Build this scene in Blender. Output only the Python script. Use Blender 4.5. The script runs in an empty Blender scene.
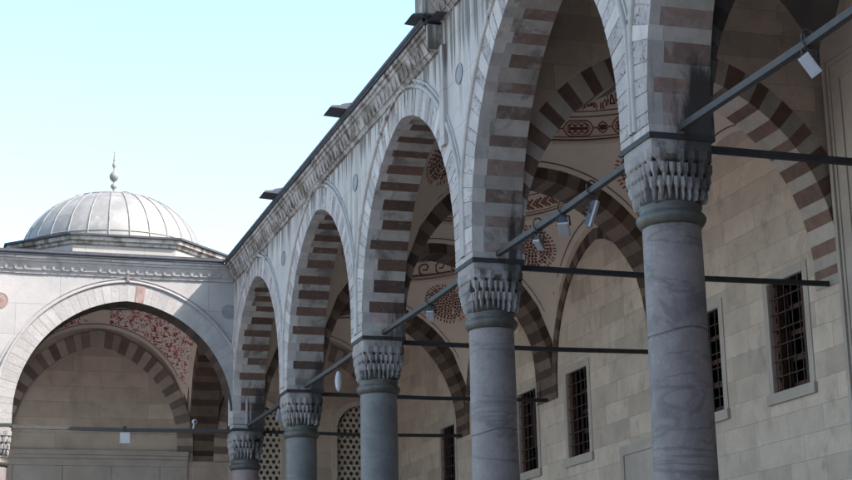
import bpy, math, random
from mathutils import Matrix, Vector
random.seed(7)
sc = bpy.context.scene
COL = sc.collection
PI = math.pi
CAP = 6.22          # top of the capitals
B = 5.0             # bay
HW = 0.32           # half thickness of piers and arcade walls
W = 4.69            # mosque wall plane
YF = 20.0           # axis of the far arcade
YB = 25.0           # back wall plane
ZE = 3.42           # eave above CAP
FLOOR = 0.55

# ------------------------------------------------------------------ materials
def mat(name, c1, c2=None, nscale=3.0, rough=0.85, bump=0.25, bscale=25.0, brick=None, streak=None,
        var=0.0, pits=0.0, metal=0.0, blotch=None, veins=None, soot_shade=0.0, drip=None):
    m = bpy.data.materials.new(name); m.use_nodes = True
    nt = m.node_tree; N = nt.nodes; L = nt.links
    bs = N['Principled BSDF']
    bs.inputs['Roughness'].default_value = rough; bs.inputs['Metallic'].default_value = metal
    geo = N.new('ShaderNodeNewGeometry'); pos = geo.outputs['Position']
    def noise(scale, detail=5, vec=pos, rgh=0.6, dist=0.0):
        n = N.new('ShaderNodeTexNoise'); n.inputs['Scale'].default_value = scale
        n.inputs['Detail'].default_value = detail; n.inputs['Roughness'].default_value = rgh
        n.inputs['Distortion'].default_value = dist
        L.new(vec, n.inputs['Vector']); return n.outputs['Fac']
    def ramp(fac, a, b):
        r = N.new('ShaderNodeMapRange'); r.interpolation_type = 'SMOOTHSTEP'
        r.inputs['From Min'].default_value = a; r.inputs['From Max'].default_value = b
        L.new(fac, r.inputs['Value']); return r.outputs['Result']
    def mix(fac, a, b, mode='MIX'):
        x = N.new('ShaderNodeMix'); x.data_type = 'RGBA'; x.blend_type = mode
        for s, v in ((x.inputs[0], fac), (x.inputs[6], a), (x.inputs[7], b)):
            if hasattr(v, 'is_linked'): L.new(v, s)
            elif isinstance(v, (int, float)): s.default_value = v
            else: s.default_value = (*v, 1)
        return x.outputs[2]
    def mul(a, k):
        x = N.new('ShaderNodeMath'); x.operation = 'MULTIPLY'
        L.new(a, x.inputs[0])
        if hasattr(k, 'is_linked'): L.new(k, x.inputs[1])
        else: x.inputs[1].default_value = k
        return x.outputs[0]
    def add(a, b):
        x = N.new('ShaderNodeMath'); x.operation = 'ADD'; L.new(a, x.inputs[0]); L.new(b, x.inputs[1]); return x.outputs[0]
    c2 = c2 or tuple(v * 0.8 for v in c1)
    c1, c2 = ((c[0] * 1.02, c[1] * .975, c[2] * 1.0) for c in (c1, c2))     # rosier stone
    big = ramp(noise(nscale), 0.32, 0.68)
    col = mix(big, c1, c2)
    h = noise(bscale, 8, rgh=0.7)
    if brick:
        ax, bw, bh, k1, k2, mort = brick
        sp = N.new('ShaderNodeSeparateXYZ'); L.new(pos, sp.inputs[0])
        cb = N.new('ShaderNodeCombineXYZ')
        if ax == 'auto':     # whatever way the wall runs
            s_ = N.new('ShaderNodeMath'); s_.operation = 'ADD'
            L.new(sp.outputs[0], s_.inputs[0]); L.new(sp.outputs[1], s_.inputs[1]); hsrc = s_.outputs[0]
        else: hsrc = sp.outputs[0]
        L.new(hsrc, cb.inputs[0]); L.new(sp.outputs[2 if ax != 'flat' else 1], cb.inputs[1])
        t = N.new('ShaderNodeTexBrick'); wn = N.new('ShaderNodeTexNoise'); wn.inputs['Scale'].default_value = 5; wn.inputs['Detail'].default_value = 3; L.new(pos, wn.inputs['Vector'])
        ws = N.new('ShaderNodeVectorMath'); ws.operation = 'SCALE'; ws.inputs['Scale'].default_value = .03; L.new(wn.outputs['Color'], ws.inputs[0])
        wa = N.new('ShaderNodeVectorMath'); wa.operation = 'ADD'; L.new(cb.outputs[0], wa.inputs[0]); L.new(ws.outputs[0], wa.inputs[1])
        L.new(wa.outputs[0], t.inputs['Vector'])
        t.inputs['Scale'].default_value = 1; t.inputs['Brick Width'].default_value = bw; t.inputs['Row Height'].default_value = bh
        t.inputs['Mortar Size'].default_value = mort; t.inputs['Mortar Smooth'].default_value = 0.35
        t.inputs['Color1'].default_value = (*[k1] * 3, 1); t.inputs['Color2'].default_value = (*[k2] * 3, 1)
        t.inputs['Mortar'].default_value = (*[k1 * 0.66] * 3, 1); t.offset = 0.43; t.squash = 1.35; t.squash_frequency = 3
        col = mix(1.0, col, t.outputs['Color'], 'MULTIPLY')
        inv = N.new('ShaderNodeMath'); inv.operation = 'SUBTRACT'; inv.inputs[0].default_value = 1; L.new(t.outputs['Fac'], inv.inputs[1])
        h = add(mul(h, 0.5), mul(inv.outputs[0], 1.2))
    if var:
        a = N.new('ShaderNodeAttribute'); a.attribute_name = 'var'
        r = N.new('ShaderNodeMapRange'); r.inputs['To Min'].default_value = 1 - var; r.inputs['To Max'].default_value = 1 + var * 0.7
        L.new(a.outputs['Fac'], r.inputs['Value'])
        cc = N.new('ShaderNodeCombineColor')
        for i in range(3): L.new(r.outputs['Result'], cc.inputs[i])
        col = mix(1.0, col, cc.outputs[0], 'MULTIPLY')
    if blotch:
        bc, sc_, lo, hi, amt = blotch
        col = mix(mul(ramp(noise(sc_, 7, rgh=0.65, dist=0.6), lo, hi), amt), col, bc)
    if veins:
        vc, vs, amt = veins
        mp = N.new('ShaderNodeMapping'); mp.inputs['Scale'].default_value = (0.55, 0.55, 2.2); mp.inputs['Rotation'].default_value = (0.25, 0.15, 0)
        L.new(pos, mp.inputs[0])
        w = noise(vs, 6, mp.outputs[0], 0.55, 1.2)
        d = N.new('ShaderNodeMath'); d.operation = 'SUBTRACT'; L.new(w, d.inputs[0]); d.inputs[1].default_value = 0.5
        ab = N.new('ShaderNodeMath'); ab.operation = 'ABSOLUTE'; L.new(d.outputs[0], ab.inputs[0])
        k = ramp(ab.outputs[0], 0.03, 0.002)
        col = mix(mul(k, amt), col, vc)
    if streak:
        sc1, sxy, sz, lo, hi, amt = streak
        mp = N.new('ShaderNodeMapping'); mp.inputs['Scale'].default_value = (sxy, sxy, sz); L.new(pos, mp.inputs[0])
        k = mul(ramp(noise(1.0, 6, mp.outputs[0], 0.6), lo, hi), amt)
        k = mul(k, ramp(noise(0.6, 3), 0.3, 0.62))
        col = mix(k, col, sc1)
    if soot_shade:      # lamp-black and damp grime on the gallery side of the piers and capitals
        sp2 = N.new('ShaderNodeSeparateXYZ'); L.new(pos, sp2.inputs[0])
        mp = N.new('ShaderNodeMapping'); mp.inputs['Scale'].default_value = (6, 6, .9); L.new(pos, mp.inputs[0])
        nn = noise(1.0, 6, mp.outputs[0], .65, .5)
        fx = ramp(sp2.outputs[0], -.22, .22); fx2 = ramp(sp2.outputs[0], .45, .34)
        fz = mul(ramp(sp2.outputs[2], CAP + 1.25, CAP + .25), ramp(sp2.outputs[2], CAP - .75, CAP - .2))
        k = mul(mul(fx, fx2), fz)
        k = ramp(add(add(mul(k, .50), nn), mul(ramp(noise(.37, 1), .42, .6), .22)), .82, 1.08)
        col = mix(mul(k, soot_shade), col, (.022, .019, .017))
    if drip:      # runs of dirty water under the cornice
        z0, z1, amt = drip
        sp3 = N.new('ShaderNodeSeparateXYZ'); L.new(pos, sp3.inputs[0])
        mp = N.new('ShaderNodeMapping'); mp.inputs['Scale'].default_value = (9, 9, .25); L.new(pos, mp.inputs[0])
        nn = noise(1.0, 4, mp.outputs[0], .6)
        k = ramp(add(nn, mul(ramp(sp3.outputs[2], z0, z1), .30)), .70, .86)
        col = mix(mul(k, amt), col, (.075, .06, .05))
    fine = noise(60, 4)
    f2 = N.new('ShaderNodeMapRange'); f2.inputs['To Min'].default_value = 0.82; f2.inputs['To Max'].default_value = 1.18
    L.new(fine, f2.inputs['Value'])
    cc = N.new('ShaderNodeCombineColor')
    for i in range(3): L.new(f2.outputs['Result'], cc.inputs[i])
    col = mix(1.0, col, cc.outputs[0], 'MULTIPLY')
    if pits:
        p = ramp(noise(14, 9, rgh=0.75, dist=1.0), 0.55, 0.62)
        col = mix(mul(p, pits * 0.5), col, tuple(v * 0.25 for v in c1))
        h = add(h, mul(p, -0.8 * pits))
    L.new(col, bs.inputs['Base Color'])
    bp = N.new('ShaderNodeBump'); bp.inputs['Strength'].default_value = bump; bp.inputs['Distance'].default_value = 0.03
    L.new(h, bp.inputs['Height']); L.new(bp.outputs[0], bs.inputs['Normal'])
    return m

M = {}
STN = (0.10, 0.075, 0.055)
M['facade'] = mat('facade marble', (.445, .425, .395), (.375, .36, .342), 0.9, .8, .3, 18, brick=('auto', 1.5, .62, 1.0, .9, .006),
                  streak=(STN, 7, .3, .5, .66, .7), blotch=((.30, .295, .295), 2.2, .5, .75, .55), drip=(CAP + 2.1, CAP + 3.1, .85))
M['dimglass'] = mat('dim old window glass', (.36, .345, .30), (.28, .27, .235), 2, .5, .05)  # pale backing: light behind the pierced screens put into its colour
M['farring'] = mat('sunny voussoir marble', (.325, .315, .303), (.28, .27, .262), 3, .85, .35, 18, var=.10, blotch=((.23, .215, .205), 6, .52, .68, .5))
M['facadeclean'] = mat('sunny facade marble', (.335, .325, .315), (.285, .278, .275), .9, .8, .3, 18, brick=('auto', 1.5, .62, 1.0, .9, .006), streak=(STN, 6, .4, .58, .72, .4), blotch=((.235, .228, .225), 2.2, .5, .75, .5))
M['cornicegrey'] = mat('grey carved cornice', (.33, .32, .315), (.26, .255, .25), 3, .9, .5, 20, blotch=((.15, .14, .13), 3, .5, .68, .6))
M['palebrown'] = mat('pale brown stone', (.23, .18, .148), (.175, .138, .112), 5, .9, .3, 24, var=.25)
M['paletan'] = mat('pale tan stone', (.42, .36, .30), (.36, .31, .255), 5, .9, .3, 24, var=.2)
M['ring'] = mat('voussoir marble', (.43, .408, .38), (.36, .343, .328), 4, .8, .3, 20, var=.22, streak=(STN, 9, .8, .54, .68, .5), soot_shade=.93, drip=(CAP + 2.3, CAP + 3.15, .75))
M['pitted'] = mat('pitted voussoir', (.44, .41, .392), (.36, .335, .325), 5, .9, .7, 16, var=.2, pits=1.3, streak=(STN, 9, .8, .54, .66, .5), soot_shade=.93, drip=(CAP + 2.3, CAP + 3.15, .75))
M['cream'] = mat('soffit white stone', (.36, .337, .302), (.29, .268, .24), 4, .85, .3, 22, var=.18, blotch=((.09, .078, .07), 1.8, .48, .66, .8), soot_shade=.93)
M['wornbrown'] = mat('worn brown stone', (.22, .152, .125), (.165, .116, .096), 7, .9, .4, 24, var=.3, blotch=((.27, .225, .205), 5, .5, .66, .75), soot_shade=.93)
M['brown'] = mat('soffit brown stone', (.125, .073, .053), (.085, .052, .04), 7, .9, .4, 24, var=.35, blotch=((.19, .145, .125), 7, .55, .68, .6), soot_shade=.93)
M['faint'] = mat('faded pink stone', (.36, .29, .27), (.27, .21, .195), 9, .9, .35, 24, var=.2, blotch=((.13, .10, .09), 5, .55, .7, .7), soot_shade=.93)
M['soot'] = mat('soot blackened stone', (.07, .063, .056), (.045, .04, .037), 4, .95, .3, 24, var=.25)  # near transverse arches: lack of light put into the stone colour
M['sootbrown'] = mat('soot blackened brown stone', (.045, .034, .028), (.03, .025, .022), 4, .95, .3, 24, var=.25)  # far arch soffit brown; on the near arches it carries painted shade
M['sootplaster'] = mat('smoke darkened plaster', (.14, .125, .11), (.10, .09, .08), 1.2, .95, .06, 30, blotch=((.07, .06, .052), 1.0, .45, .75, .6))  # much darker plaster for the near vaults
M['warmcream'] = mat('warm white stone', (.43, .385, .33), (.36, .32, .275), 4, .85, .3, 22, var=.18)  # warm sunlit bounce put into the stone colour
M['warmbrown'] = mat('warm brown stone', (.19, .118, .088), (.14, .088, .068), 7, .9, .4, 24, var=.3)  # same sunlit bounce warmth mixed into the brown stripes
M['trim'] = mat('window trim stone', (.42, .37, .315), (.36, .315, .265), 2, .8, .2, 20)
M['floorstone'] = mat('portico paving', (.36, .335, .30), (.29, .27, .24), .8, .7, .2, 12, brick=('flat', .9, .9, 1, .85, .01))
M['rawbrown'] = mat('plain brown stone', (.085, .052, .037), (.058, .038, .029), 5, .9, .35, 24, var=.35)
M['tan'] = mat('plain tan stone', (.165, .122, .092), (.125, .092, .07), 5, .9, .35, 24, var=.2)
M['cornice'] = mat('weathered cornice', (.38, .365, .35), (.30, .285, .27), 3, .9, .5, 20, streak=((.09, .07, .055), 8, .5, .44, .6, .9), blotch=((.11, .088, .07), 1.5, .47, .62, .85))
M['lead'] = mat('dark lead edge', (.03, .034, .046), (.05, .053, .064), 5, .85, .15, 30)
M['domelead'] = mat('weathered dome lead', (.235, .233, .226), (.185, .184, .18), 2.5, .6, .2, 14, streak=((.13, .13, .132), 5, 1.0, .48, .68, .7), var=.16, blotch=((.31, .305, .30), 4, .52, .7, .6))
M['seam'] = mat('lead seam', (.20, .198, .192), (.145, .145, .142), 6, .6, .2, 20)
M['drum'] = mat('drum stone', (.36, .345, .32), (.30, .285, .262), 2, .9, .3, 20, brick=('auto', .9, .3, 1, .93, .006), blotch=((.25, .2, .16), 3, .58, .72, .7))
M['plaster'] = mat('vault plaster', (.62, .54, .44), (.56, .485, .395), 1.2, .9, .06, 30, blotch=((.48, .41, .33), 1.0, .5, .8, .5))
M['red'] = mat('painted red', (.24, .085, .065), (.17, .065, .052), 20, .9, .02)
M['darkpaint'] = mat('painted maroon', (.10, .04, .035), (.08, .04, .035), 20, .9, .02)
M['ashlar'] = mat('wall ashlar', (.56, .468, .375), (.475, .395, .315), 2.2, .9, .45, 10, brick=('auto', .92, .34, 1.12, .78, .006),
                  blotch=((.36, .305, .25), 2.4, .5, .72, .6), streak=((.26, .22, .18), 3, 2.5, .52, .68, .55))
M['ashback'] = mat('back wall ashlar', (.55, .46, .37), (.465, .388, .31), 2.2, .9, .45, 10, brick=('auto', 1.1, .36, 1.08, .8, .005),
                   blotch=((.33, .27, .215), 2.2, .5, .72, .6))
M['marble'] = mat('grey marble trim', (.33, .32, .31), (.275, .27, .262), 2, .7, .15, 20, veins=((.21, .21, .215), 1.6, .5))
M['capital'] = mat('capital marble', (.30, .287, .272), (.21, .202, .193), 5, .8, .35, 22, blotch=((.07, .062, .058), 4.5, .55, .68, .7), soot_shade=.85)
M['shaft_a'] = mat('purple grey marble shaft', (.19, .168, .162), (.138, .123, .122), 2.6, .6, .10, 30, veins=((.085, .075, .078), .75, .6), blotch=((.26, .24, .245), 14, .5, .66, .6), pits=.45)
M['shaft_b'] = mat('pinkish grey granite shaft', (.225, .203, .196), (.178, .161, .159), 3, .6, .10, 40, veins=((.10, .09, .09), .7, .6), blotch=((.155, .145, .15), 20, .5, .62, .6), pits=.45)
M['shaft_c'] = mat('blue grey marble shaft', (.142, .145, .142), (.105, .108, .108), 2.4, .55, .08, 30, veins=((.08, .085, .09), .9, .5), pits=.45)
M['shaft_d'] = mat('reddish granite shaft', (.27, .20, .19), (.21, .16, .155), 3, .55, .08, 40, pits=.45)
M['bronze'] = mat('dull bronze collar', (.105, .104, .09), (.068, .067, .06), 8, .5, .2, 30, metal=.35)
M['iron'] = mat('dark iron', (.018, .018, .02), (.028, .027, .028), 10, .7, .3, 40, blotch=((.05, .026, .018), 5, .55, .7, .6))
M['rodgrey'] = mat('grey painted iron', (.038, .039, .041), (.055, .051, .048), 8, .7, .3, 40, blotch=((.085, .045, .03), 4, .58, .72, .6))
M['dark'] = mat('dark interior', (.02, .018, .017), (.015, .014, .013), 2, .95, .05)
M['wood'] = mat('red brown shutter wood', (.10, .036, .02), (.06, .024, .014), 12, .6, .2, 40)
M['rust'] = mat('rusty window iron', (.045, .03, .025), (.03, .024, .02), 20, .7, .2, 40)
M['lattice'] = mat('pierced stucco', (.56, .51, .42), (.49, .445, .37), 4, .9, .2, 30)
M['lampwhite'] = mat('lamp white enamel', (.44, .44, .45), (.36, .36, .37), 6, .4, .03)
M['lampdark'] = mat('lamp dark casing', (.06, .065, .08), (.05, .055, .07), 6, .5, .05)
M['glass'] = mat('lamp glass', (.40, .42, .45), (.36, .38, .41), 3, .12, .0)
M['paving'] = mat('courtyard marble paving', (.45, .43, .40), (.38, .365, .34), .6, .8, .2, 12, brick=('flat', 1.3, .9, 1, .85, .012))
M['disc'] = mat('dark porphyry disc', (.22, .217, .23), (.17, .168, .18), 8, .6, .1)
M['reddisc'] = mat('red porphyry disc', (.17, .095, .082), (.25, .185, .17), 8, .6, .1)

def floral_mat():
    m = bpy.data.materials.new('red floral painting'); m.use_nodes = True
    nt = m.node_tree; N = nt.nodes; L = nt.links; bs = N['Principled BSDF']; bs.inputs['Roughness'].default_value = .9
    uv = N.new('ShaderNodeNewGeometry')
    n = N.new('ShaderNodeTexNoise'); n.inputs['Scale'].default_value = 4.4; n.inputs['Detail'].default_value = 1.5; n.inputs['Distortion'].default_value = 2.4
    L.new(uv.outputs['Position'], n.inputs['Vector'])
    v = N.new('ShaderNodeTexVoronoi'); v.feature = 'F1'; v.inputs['Scale'].default_value = 7.6
    mp = N.new('ShaderNodeMapping'); mp.inputs['Scale'].default_value = (1.0, 1.0, 1.7); mp.inputs['Rotation'].default_value = (0, .7, 0)
    a = N.new('ShaderNodeVectorMath'); a.operation = 'ADD'; s = N.new('ShaderNodeVectorMath'); s.operation = 'SCALE'; s.inputs['Scale'].default_value = .42
    L.new(n.outputs['Color'], s.inputs[0]); L.new(uv.outputs['Position'], a.inputs[0]); L.new(s.outputs[0], a.inputs[1]); L.new(a.outputs[0], mp.inputs[0]); L.new(mp.outputs[0], v.inputs['Vector'])
    r = N.new('ShaderNodeMapRange'); r.inputs['From Min'].default_value = .43; r.inputs['From Max'].default_value = .47; L.new(v.outputs['Distance'], r.inputs['Value'])
    x = N.new('ShaderNodeMix'); x.data_type = 'RGBA'; L.new(r.outputs['Result'], x.inputs[0])
    x.inputs[6].default_value = (.32, .035, .03, 1); x.inputs[7].default_value = (.66, .57, .52, 1)
    L.new(x.outputs[2], bs.inputs['Base Color']); return m
M['floral'] = floral_mat()

# ------------------------------------------------------------------ mesh builder
class MB:
    def __init__(s): s.v = []; s.f = []; s.m = []; s.a = []; s.sm = []
    def face(s, pts, m=0, a=None, smooth=False):
        i = len(s.v); s.v += [tuple(p) for p in pts]; s.f.append(tuple(range(i, i + len(pts))))
        s.m.append(m); s.a.append(random.random() if a is None else a); s.sm.append(smooth)
    def grid(s, rows, m=0, smooth=True, closed=False, a=.5):
        i = len(s.v); n = len(rows[0])
        for r in rows: s.v += [tuple(p) for p in r]
        for j in range(len(rows) - 1):
            for k in range(n if closed else n - 1):
                k2 = (k + 1) % n
                s.f.append((i + j * n + k, i + j * n + k2, i + (j + 1) * n + k2, i + (j + 1) * n + k))
                s.m.append(m); s.a.append(a); s.sm.append(smooth)
    def hexa(s, p, m=0, a=None):   # 8 corners: bottom 4, top 4
        a = random.random() if a is None else a
        for q in ((0, 3, 2, 1), (4, 5, 6, 7), (0, 1, 5, 4), (1, 2, 6, 5), (2, 3, 7, 6), (3, 0, 4, 7)):
            s.face([p[k] for k in q], m, a)
    def box(s, x0, x1, y0, y1, z0, z1, m=0, a=None):
        s.hexa([(x0, y0, z0), (x1, y0, z0), (x1, y1, z0), (x0, y1, z0), (x0, y0, z1), (x1, y0, z1), (x1, y1, z1), (x0, y1, z1)], m, a)
    def tube(s, pts, r, n=8, m=0, cap=True):
        pts = [Vector(p) for p in pts]; rows = []
        for i, p in enumerate(pts):
            d = (pts[min(i + 1, len(pts) - 1)] - pts[max(i - 1, 0)]).normalized()
            u = d.orthogonal().normalized() if abs(d.z) > .9 else d.cross(Vector((0, 0, 1))).normalized()
            w = d.cross(u); rr = r[i] if isinstance(r, (list, tuple)) else r
            rows.append([p + (u * math.cos(t) + w * math.sin(t)) * rr for t in [2 * PI * k / n for k in range(n)]])
        s.grid(rows, m, n > 5, True)
        if cap: s.face(rows[0][::-1], m, .5); s.face(rows[-1], m, .5)
    def lathe(s, prof, c=(0, 0, 0), n=32, m=0, smooth=True):
        s.grid([[(c[0] + r * math.cos(2 * PI * k / n), c[1] + r * math.sin(2 * PI * k / n), c[2] + z) for k in range(n)] for r, z in prof], m, smooth, True)
    def build(s, name, mats, parent=None, merge=False):
        me = bpy.data.meshes.new(name); me.from_pydata(s.v, [], s.f); me.update()
        for k in (mats if isinstance(mats, (list, tuple)) else [mats]): me.materials.append(M[k])
        me.polygons.foreach_set('material_index', s.m); me.polygons.foreach_set('use_smooth', s.sm)
        at = me.attributes.new('var', 'FLOAT', 'FACE'); at.data.foreach_set('value', s.a)
        o = bpy.data.objects.new(name, me); COL.objects.link(o)
        if parent is not None:
            o.parent = parent; o.matrix_parent_inverse = Matrix.Translation(-parent.location)
            o.matrix_parent_inverse = parent.matrix_basis.inverted()
        return o

def tag(o, label, cat, group=None):
    o['label'] = label; o['category'] = cat; o['kind'] = 'thing'
    if group: o['group'] = group
    return o
def thing(name, loc, label, cat, group=None):
    o = bpy.data.objects.new(name, None); o.empty_display_size = .3; COL.objects.link(o); o.location = loc
    return tag(o, label, cat, group)
def structure(o): o['kind'] = 'structure'; return o

# ------------------------------------------------------------------ arches
def arch_pts(a, rise, stilt, d, nh, ns):
    """voussoir joints (ui, zi, uo, zo) left foot -> apex -> right foot"""
    h = rise - stilt; e = (h * h - a * a) / (2 * a); R = a + e
    fi = math.acos(e / R); fo = math.acos(e / (R + d)); L = []
    for k in range(ns): z = stilt * k / ns; L.append((-a, z, -a - d, z))
    for k in range(nh + 1):
        t = (k + (random.uniform(-.13, .13) if 0 < k < nh else 0)) / nh
        L.append((e - R * math.cos(fi * t), stilt + R * math.sin(fi * t), e - (R + d) * math.cos(fo * t), stilt + (R + d) * math.sin(fo * t)))
    return L + [(-p[0], p[1], -p[2], p[3]) for p in L[-2::-1]]

def arch(mp, a=2.18, rise=2.70, stilt=.25, d=.36, nh=23, ns=2, T=.64, ulim=2.5, first=3, sof=(0, 1), ring=(2, 3), quoin=True, face_striped=False, reverse=False, proud=.008, bottom=0.0):
    """ring with soffit; mp(u,z,w) -> world. material slots: cream, brown, ring, pitted"""
    P = arch_pts(a, rise, stilt, d, nh, ns); mb = MB(); n = len(P) - 1
    cl = lambda u: max(-ulim, min(ulim, u))
    for k in range(n):
        kk = min(k, n - 1 - k); brown = kk >= first and kk % 2 == first % 2
        p, q = P[k], P[k + 1]; va = random.random(); va2 = random.random()
        sm = sof[1] if brown else sof[0]
        if quoin and kk in (first - 2, first - 1) and random.random() < .6: sm = 4
        fm = (sm if face_striped else (ring[1] if kk % 2 else ring[0]))
        qf = (random.choice((.06, .10, .16, .20, .24)) if brown else .14) if quoin else .0
        S = lambda w0, w1, mm, v: mb.face([mp(p[0], p[1], w0), mp(q[0], q[1], w0), mp(q[0], q[1], w1), mp(p[0], p[1], w1)], mm, v)
        if quoin: S(0, qf, ring[0], va2); S(qf, T, sm, va)
        else: S(0, T, sm, va)
        # front and back ring, front stones stand a little proud with open joints
        for w, sg in ((0, -1), (T, 1)):
            mb.face([mp(p[0], p[1], w), mp(q[0], q[1], w), mp(cl(q[2]), q[3], w), mp(cl(p[2]), p[3], w)], fm, va * .4)
        g = .012
        lerp = lambda A, C, t: (A[0] + (C[0] - A[0]) * t, A[1] + (C[1] - A[1]) * t)
        i0, i1, o0, o1 = (p[0], p[1]), (q[0], q[1]), (cl(p[2]), p[3]), (cl(q[2]), q[3])
        li = max(.02, math.dist(i0, i1)); lo = max(.02, math.dist(o0, o1))
        c = [lerp(i0, i1, g / li / 2), lerp(i0, i1, 1 - g / li / 2), lerp(o0, o1, 1 - g / lo / 2), lerp(o0, o1, g / lo / 2)]
        pr = proud * random.uniform(.6, 1.3)
        top = [mp(x, z, -pr) for x, z in c]; bot = [mp(x, z, 0) for x, z in c]
        mb.face(top, fm, va2)
        for j in range(4): mb.face([bot[j], bot[(j + 1) % 4], top[(j + 1) % 4], top[j]], fm, va2)
    return mb, P

def strip_moulding(mb, mp, P, d, ulim, wid=.055, proud=.045, m=0, off=.012):
    """raised fillet along the extrados"""
    path = [(max(.075 - ulim, min(ulim - .075, p[2])), p[3]) for p in P if p[3] > .09]
    N = []
    for i, p in enumerate(path):
        a = path[max(i - 1, 0)]; b = path[min(i + 1, len(path) - 1)]; t = Vector((b[0] - a[0], b[1] - a[1])).normalized(); N.append((-t.y, t.x))
    rows = [[mp(p[0] + n[0] * s, p[1] + n[1] * s, -w) for p, n in zip(path, N)] for s, w in ((off, -.01), (off, proud * .6), (off + wid * .5, proud), (off + wid, proud * .6), (off + wid, -.01))]
    mb.grid(rows, m, True)
    rows = [[mp(p[0] + n[0] * s, p[1] + n[1] * s, -w) for p, n in zip(path, N)] for s, w in ((off + .09, -.01), (off + .09, .018), (off + .115, .018), (off + .115, -.01))]
    mb.grid(rows, m, False)

def spandrel(mb, mp, P, ulim, zt, w, m=0, inner=False):
    for k in range(len(P) - 1):
        p, q = P[k], P[k + 1]
        u0, z0, u1, z1 = (p[0], p[1], q[0], q[1]) if inner else (max(-ulim, min(ulim, p[2])), p[3], max(-ulim, min(ulim, q[2])), q[3])
        if abs(u1 - u0) > 1e-5: mb.face([mp(u0, z0, w), mp(u1, z1, w), mp(u1, zt, w), mp(u0, zt, w)], m, .5)

def cornice(mb, mp, L0, L1, zt=ZE, dr=1.0):
    """moulded cornice with a row of small carved drops; mp(l, z, w) with w<0 outward"""
    prof = [(0, zt - .36), (-.03, zt - .36), (-.03, zt - .30), (-.07, zt - .29), (-.09, zt - .16), (-.16, zt - .13), (-.17, zt - .085), (-.20, zt - .08), (-.21, zt - .03), (0, zt - .03)]
    n = max(2, int((L1 - L0) / .6)); LL = [L0 + (L1 - L0) * k / n for k in range(n + 1)]
    for k in range(n):
        v = random.random(); j = [random.uniform(-.006, .006) for _ in range(2)]
        mb.grid([[mp(l, z + j[0], w + (j[1] if w else 0)) for l in (LL[k] + .004, LL[k + 1] - .004)] for w, z in prof], 0, False, a=v)
    mb.grid([[mp(l, z, w) for l in (L0, L1)] for w, z in ((0, zt - .37), (-.02, zt - .35), (-.06, zt - .28), (-.15, zt - .12), (-.2, zt - .04))], 0, False)
    x = L0 + .08
    while x < L1 - .1:
        s = random.uniform(.052, .072)
        if random.random() > .06:
            a_, b_ = zt - .285, zt - .155
            mb.hexa([mp(x - .012, a_, -.02), mp(x + .012, a_, -.02), mp(x + .012, a_, -.09), mp(x - .012, a_, -.09),
                     mp(x - s, b_, -.02), mp(x + s, b_, -.02), mp(x + s, b_, -.135 * dr), mp(x - s, b_, -.135 * dr)], 0)
        x += .185

# ------------------------------------------------------------------ side arcade facade
side = thing('arcade_wall', (0, 20, 0), 'long receding marble arcade wall with pointed arches, shaded, above the five columns', 'arcade wall')
RISE = 2.70; ZH = 5.1
for i in range(-2, 4):
    yc = 2.5 + 5 * i
    mp = lambda u, z, w, yc=yc: (-HW + w, yc + u, CAP + z)
    hi = i <= 0
    mb, P = arch(mp, rise=3.0 if hi else RISE)
    mb.build('arch', ['cream', 'wornbrown' if i <= 0 else 'brown', 'ring', 'pitted', 'faint'], side)
    mm = MB(); strip_moulding(mm, mp, P, .36, 2.5); mm.build('arch_moulding', 'ring', side)
    sp = MB(); spandrel(sp, mp, P, 2.5, ZE - .01, .002); spandrel(sp, mp, P, 2.5, ZH if hi else ZE - .01, .64, inner=True, m=1)
    if hi: sp.box(-HW, HW - .002, yc - 2.5, yc + 2.5, CAP + ZE - .012, CAP + ZH)
    sp.build('spandrel', ['facade', 'plaster'], side)
cb = MB(); mpc = lambda l, z, w: (-HW + w, l, CAP + z); cornice(cb, mpc, 5.72, 19.45)
cb.box(-HW - .19, -HW, 5.66, 5.72, CAP + ZE - .36, CAP + ZE - .04)
cornice(cb, mpc, -9.8, 5.66, zt=ZE + .36); cb.build('cornice', 'cornice', side)
eb = MB(); eb.box(-.56, -.30, 5.7, 19.44, CAP + ZE - .028, CAP + ZE + .085); eb.tube([(-.555, 5.7, CAP + ZE + .03), (-.555, 19.44, CAP + ZE + .03)], .03, 8); eb.build('lead_eave', 'lead', side)
def disc(name, y, z, x, m, par, r=.115, ax='x'):
    b = MB(); n = 28
    for (r0, w0), (r1, w1) in (((r + .02, .0), (r + .02, .012)), ((r + .02, .012), (r, .012)), ((r, .012), (r, .006)), ((r, .006), (0.001, .006))):
        def pt(rr, w, t):
            return (x - w, y + rr * math.cos(t), CAP + z + rr * math.sin(t)) if ax == 'x' else (y + rr * math.cos(t), x - w, CAP + z + rr * math.sin(t))
        b.grid([[pt(rr, w, 2 * PI * k / n) for k in range(n)] for rr, w in ((r0, w0), (r1, w1))], 0, False, True)
    return b.build(name, m, par)
for y in (-5, 0, 5, 10, 15): disc('roundel', y, 2.48, -HW, 'disc', side)
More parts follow.
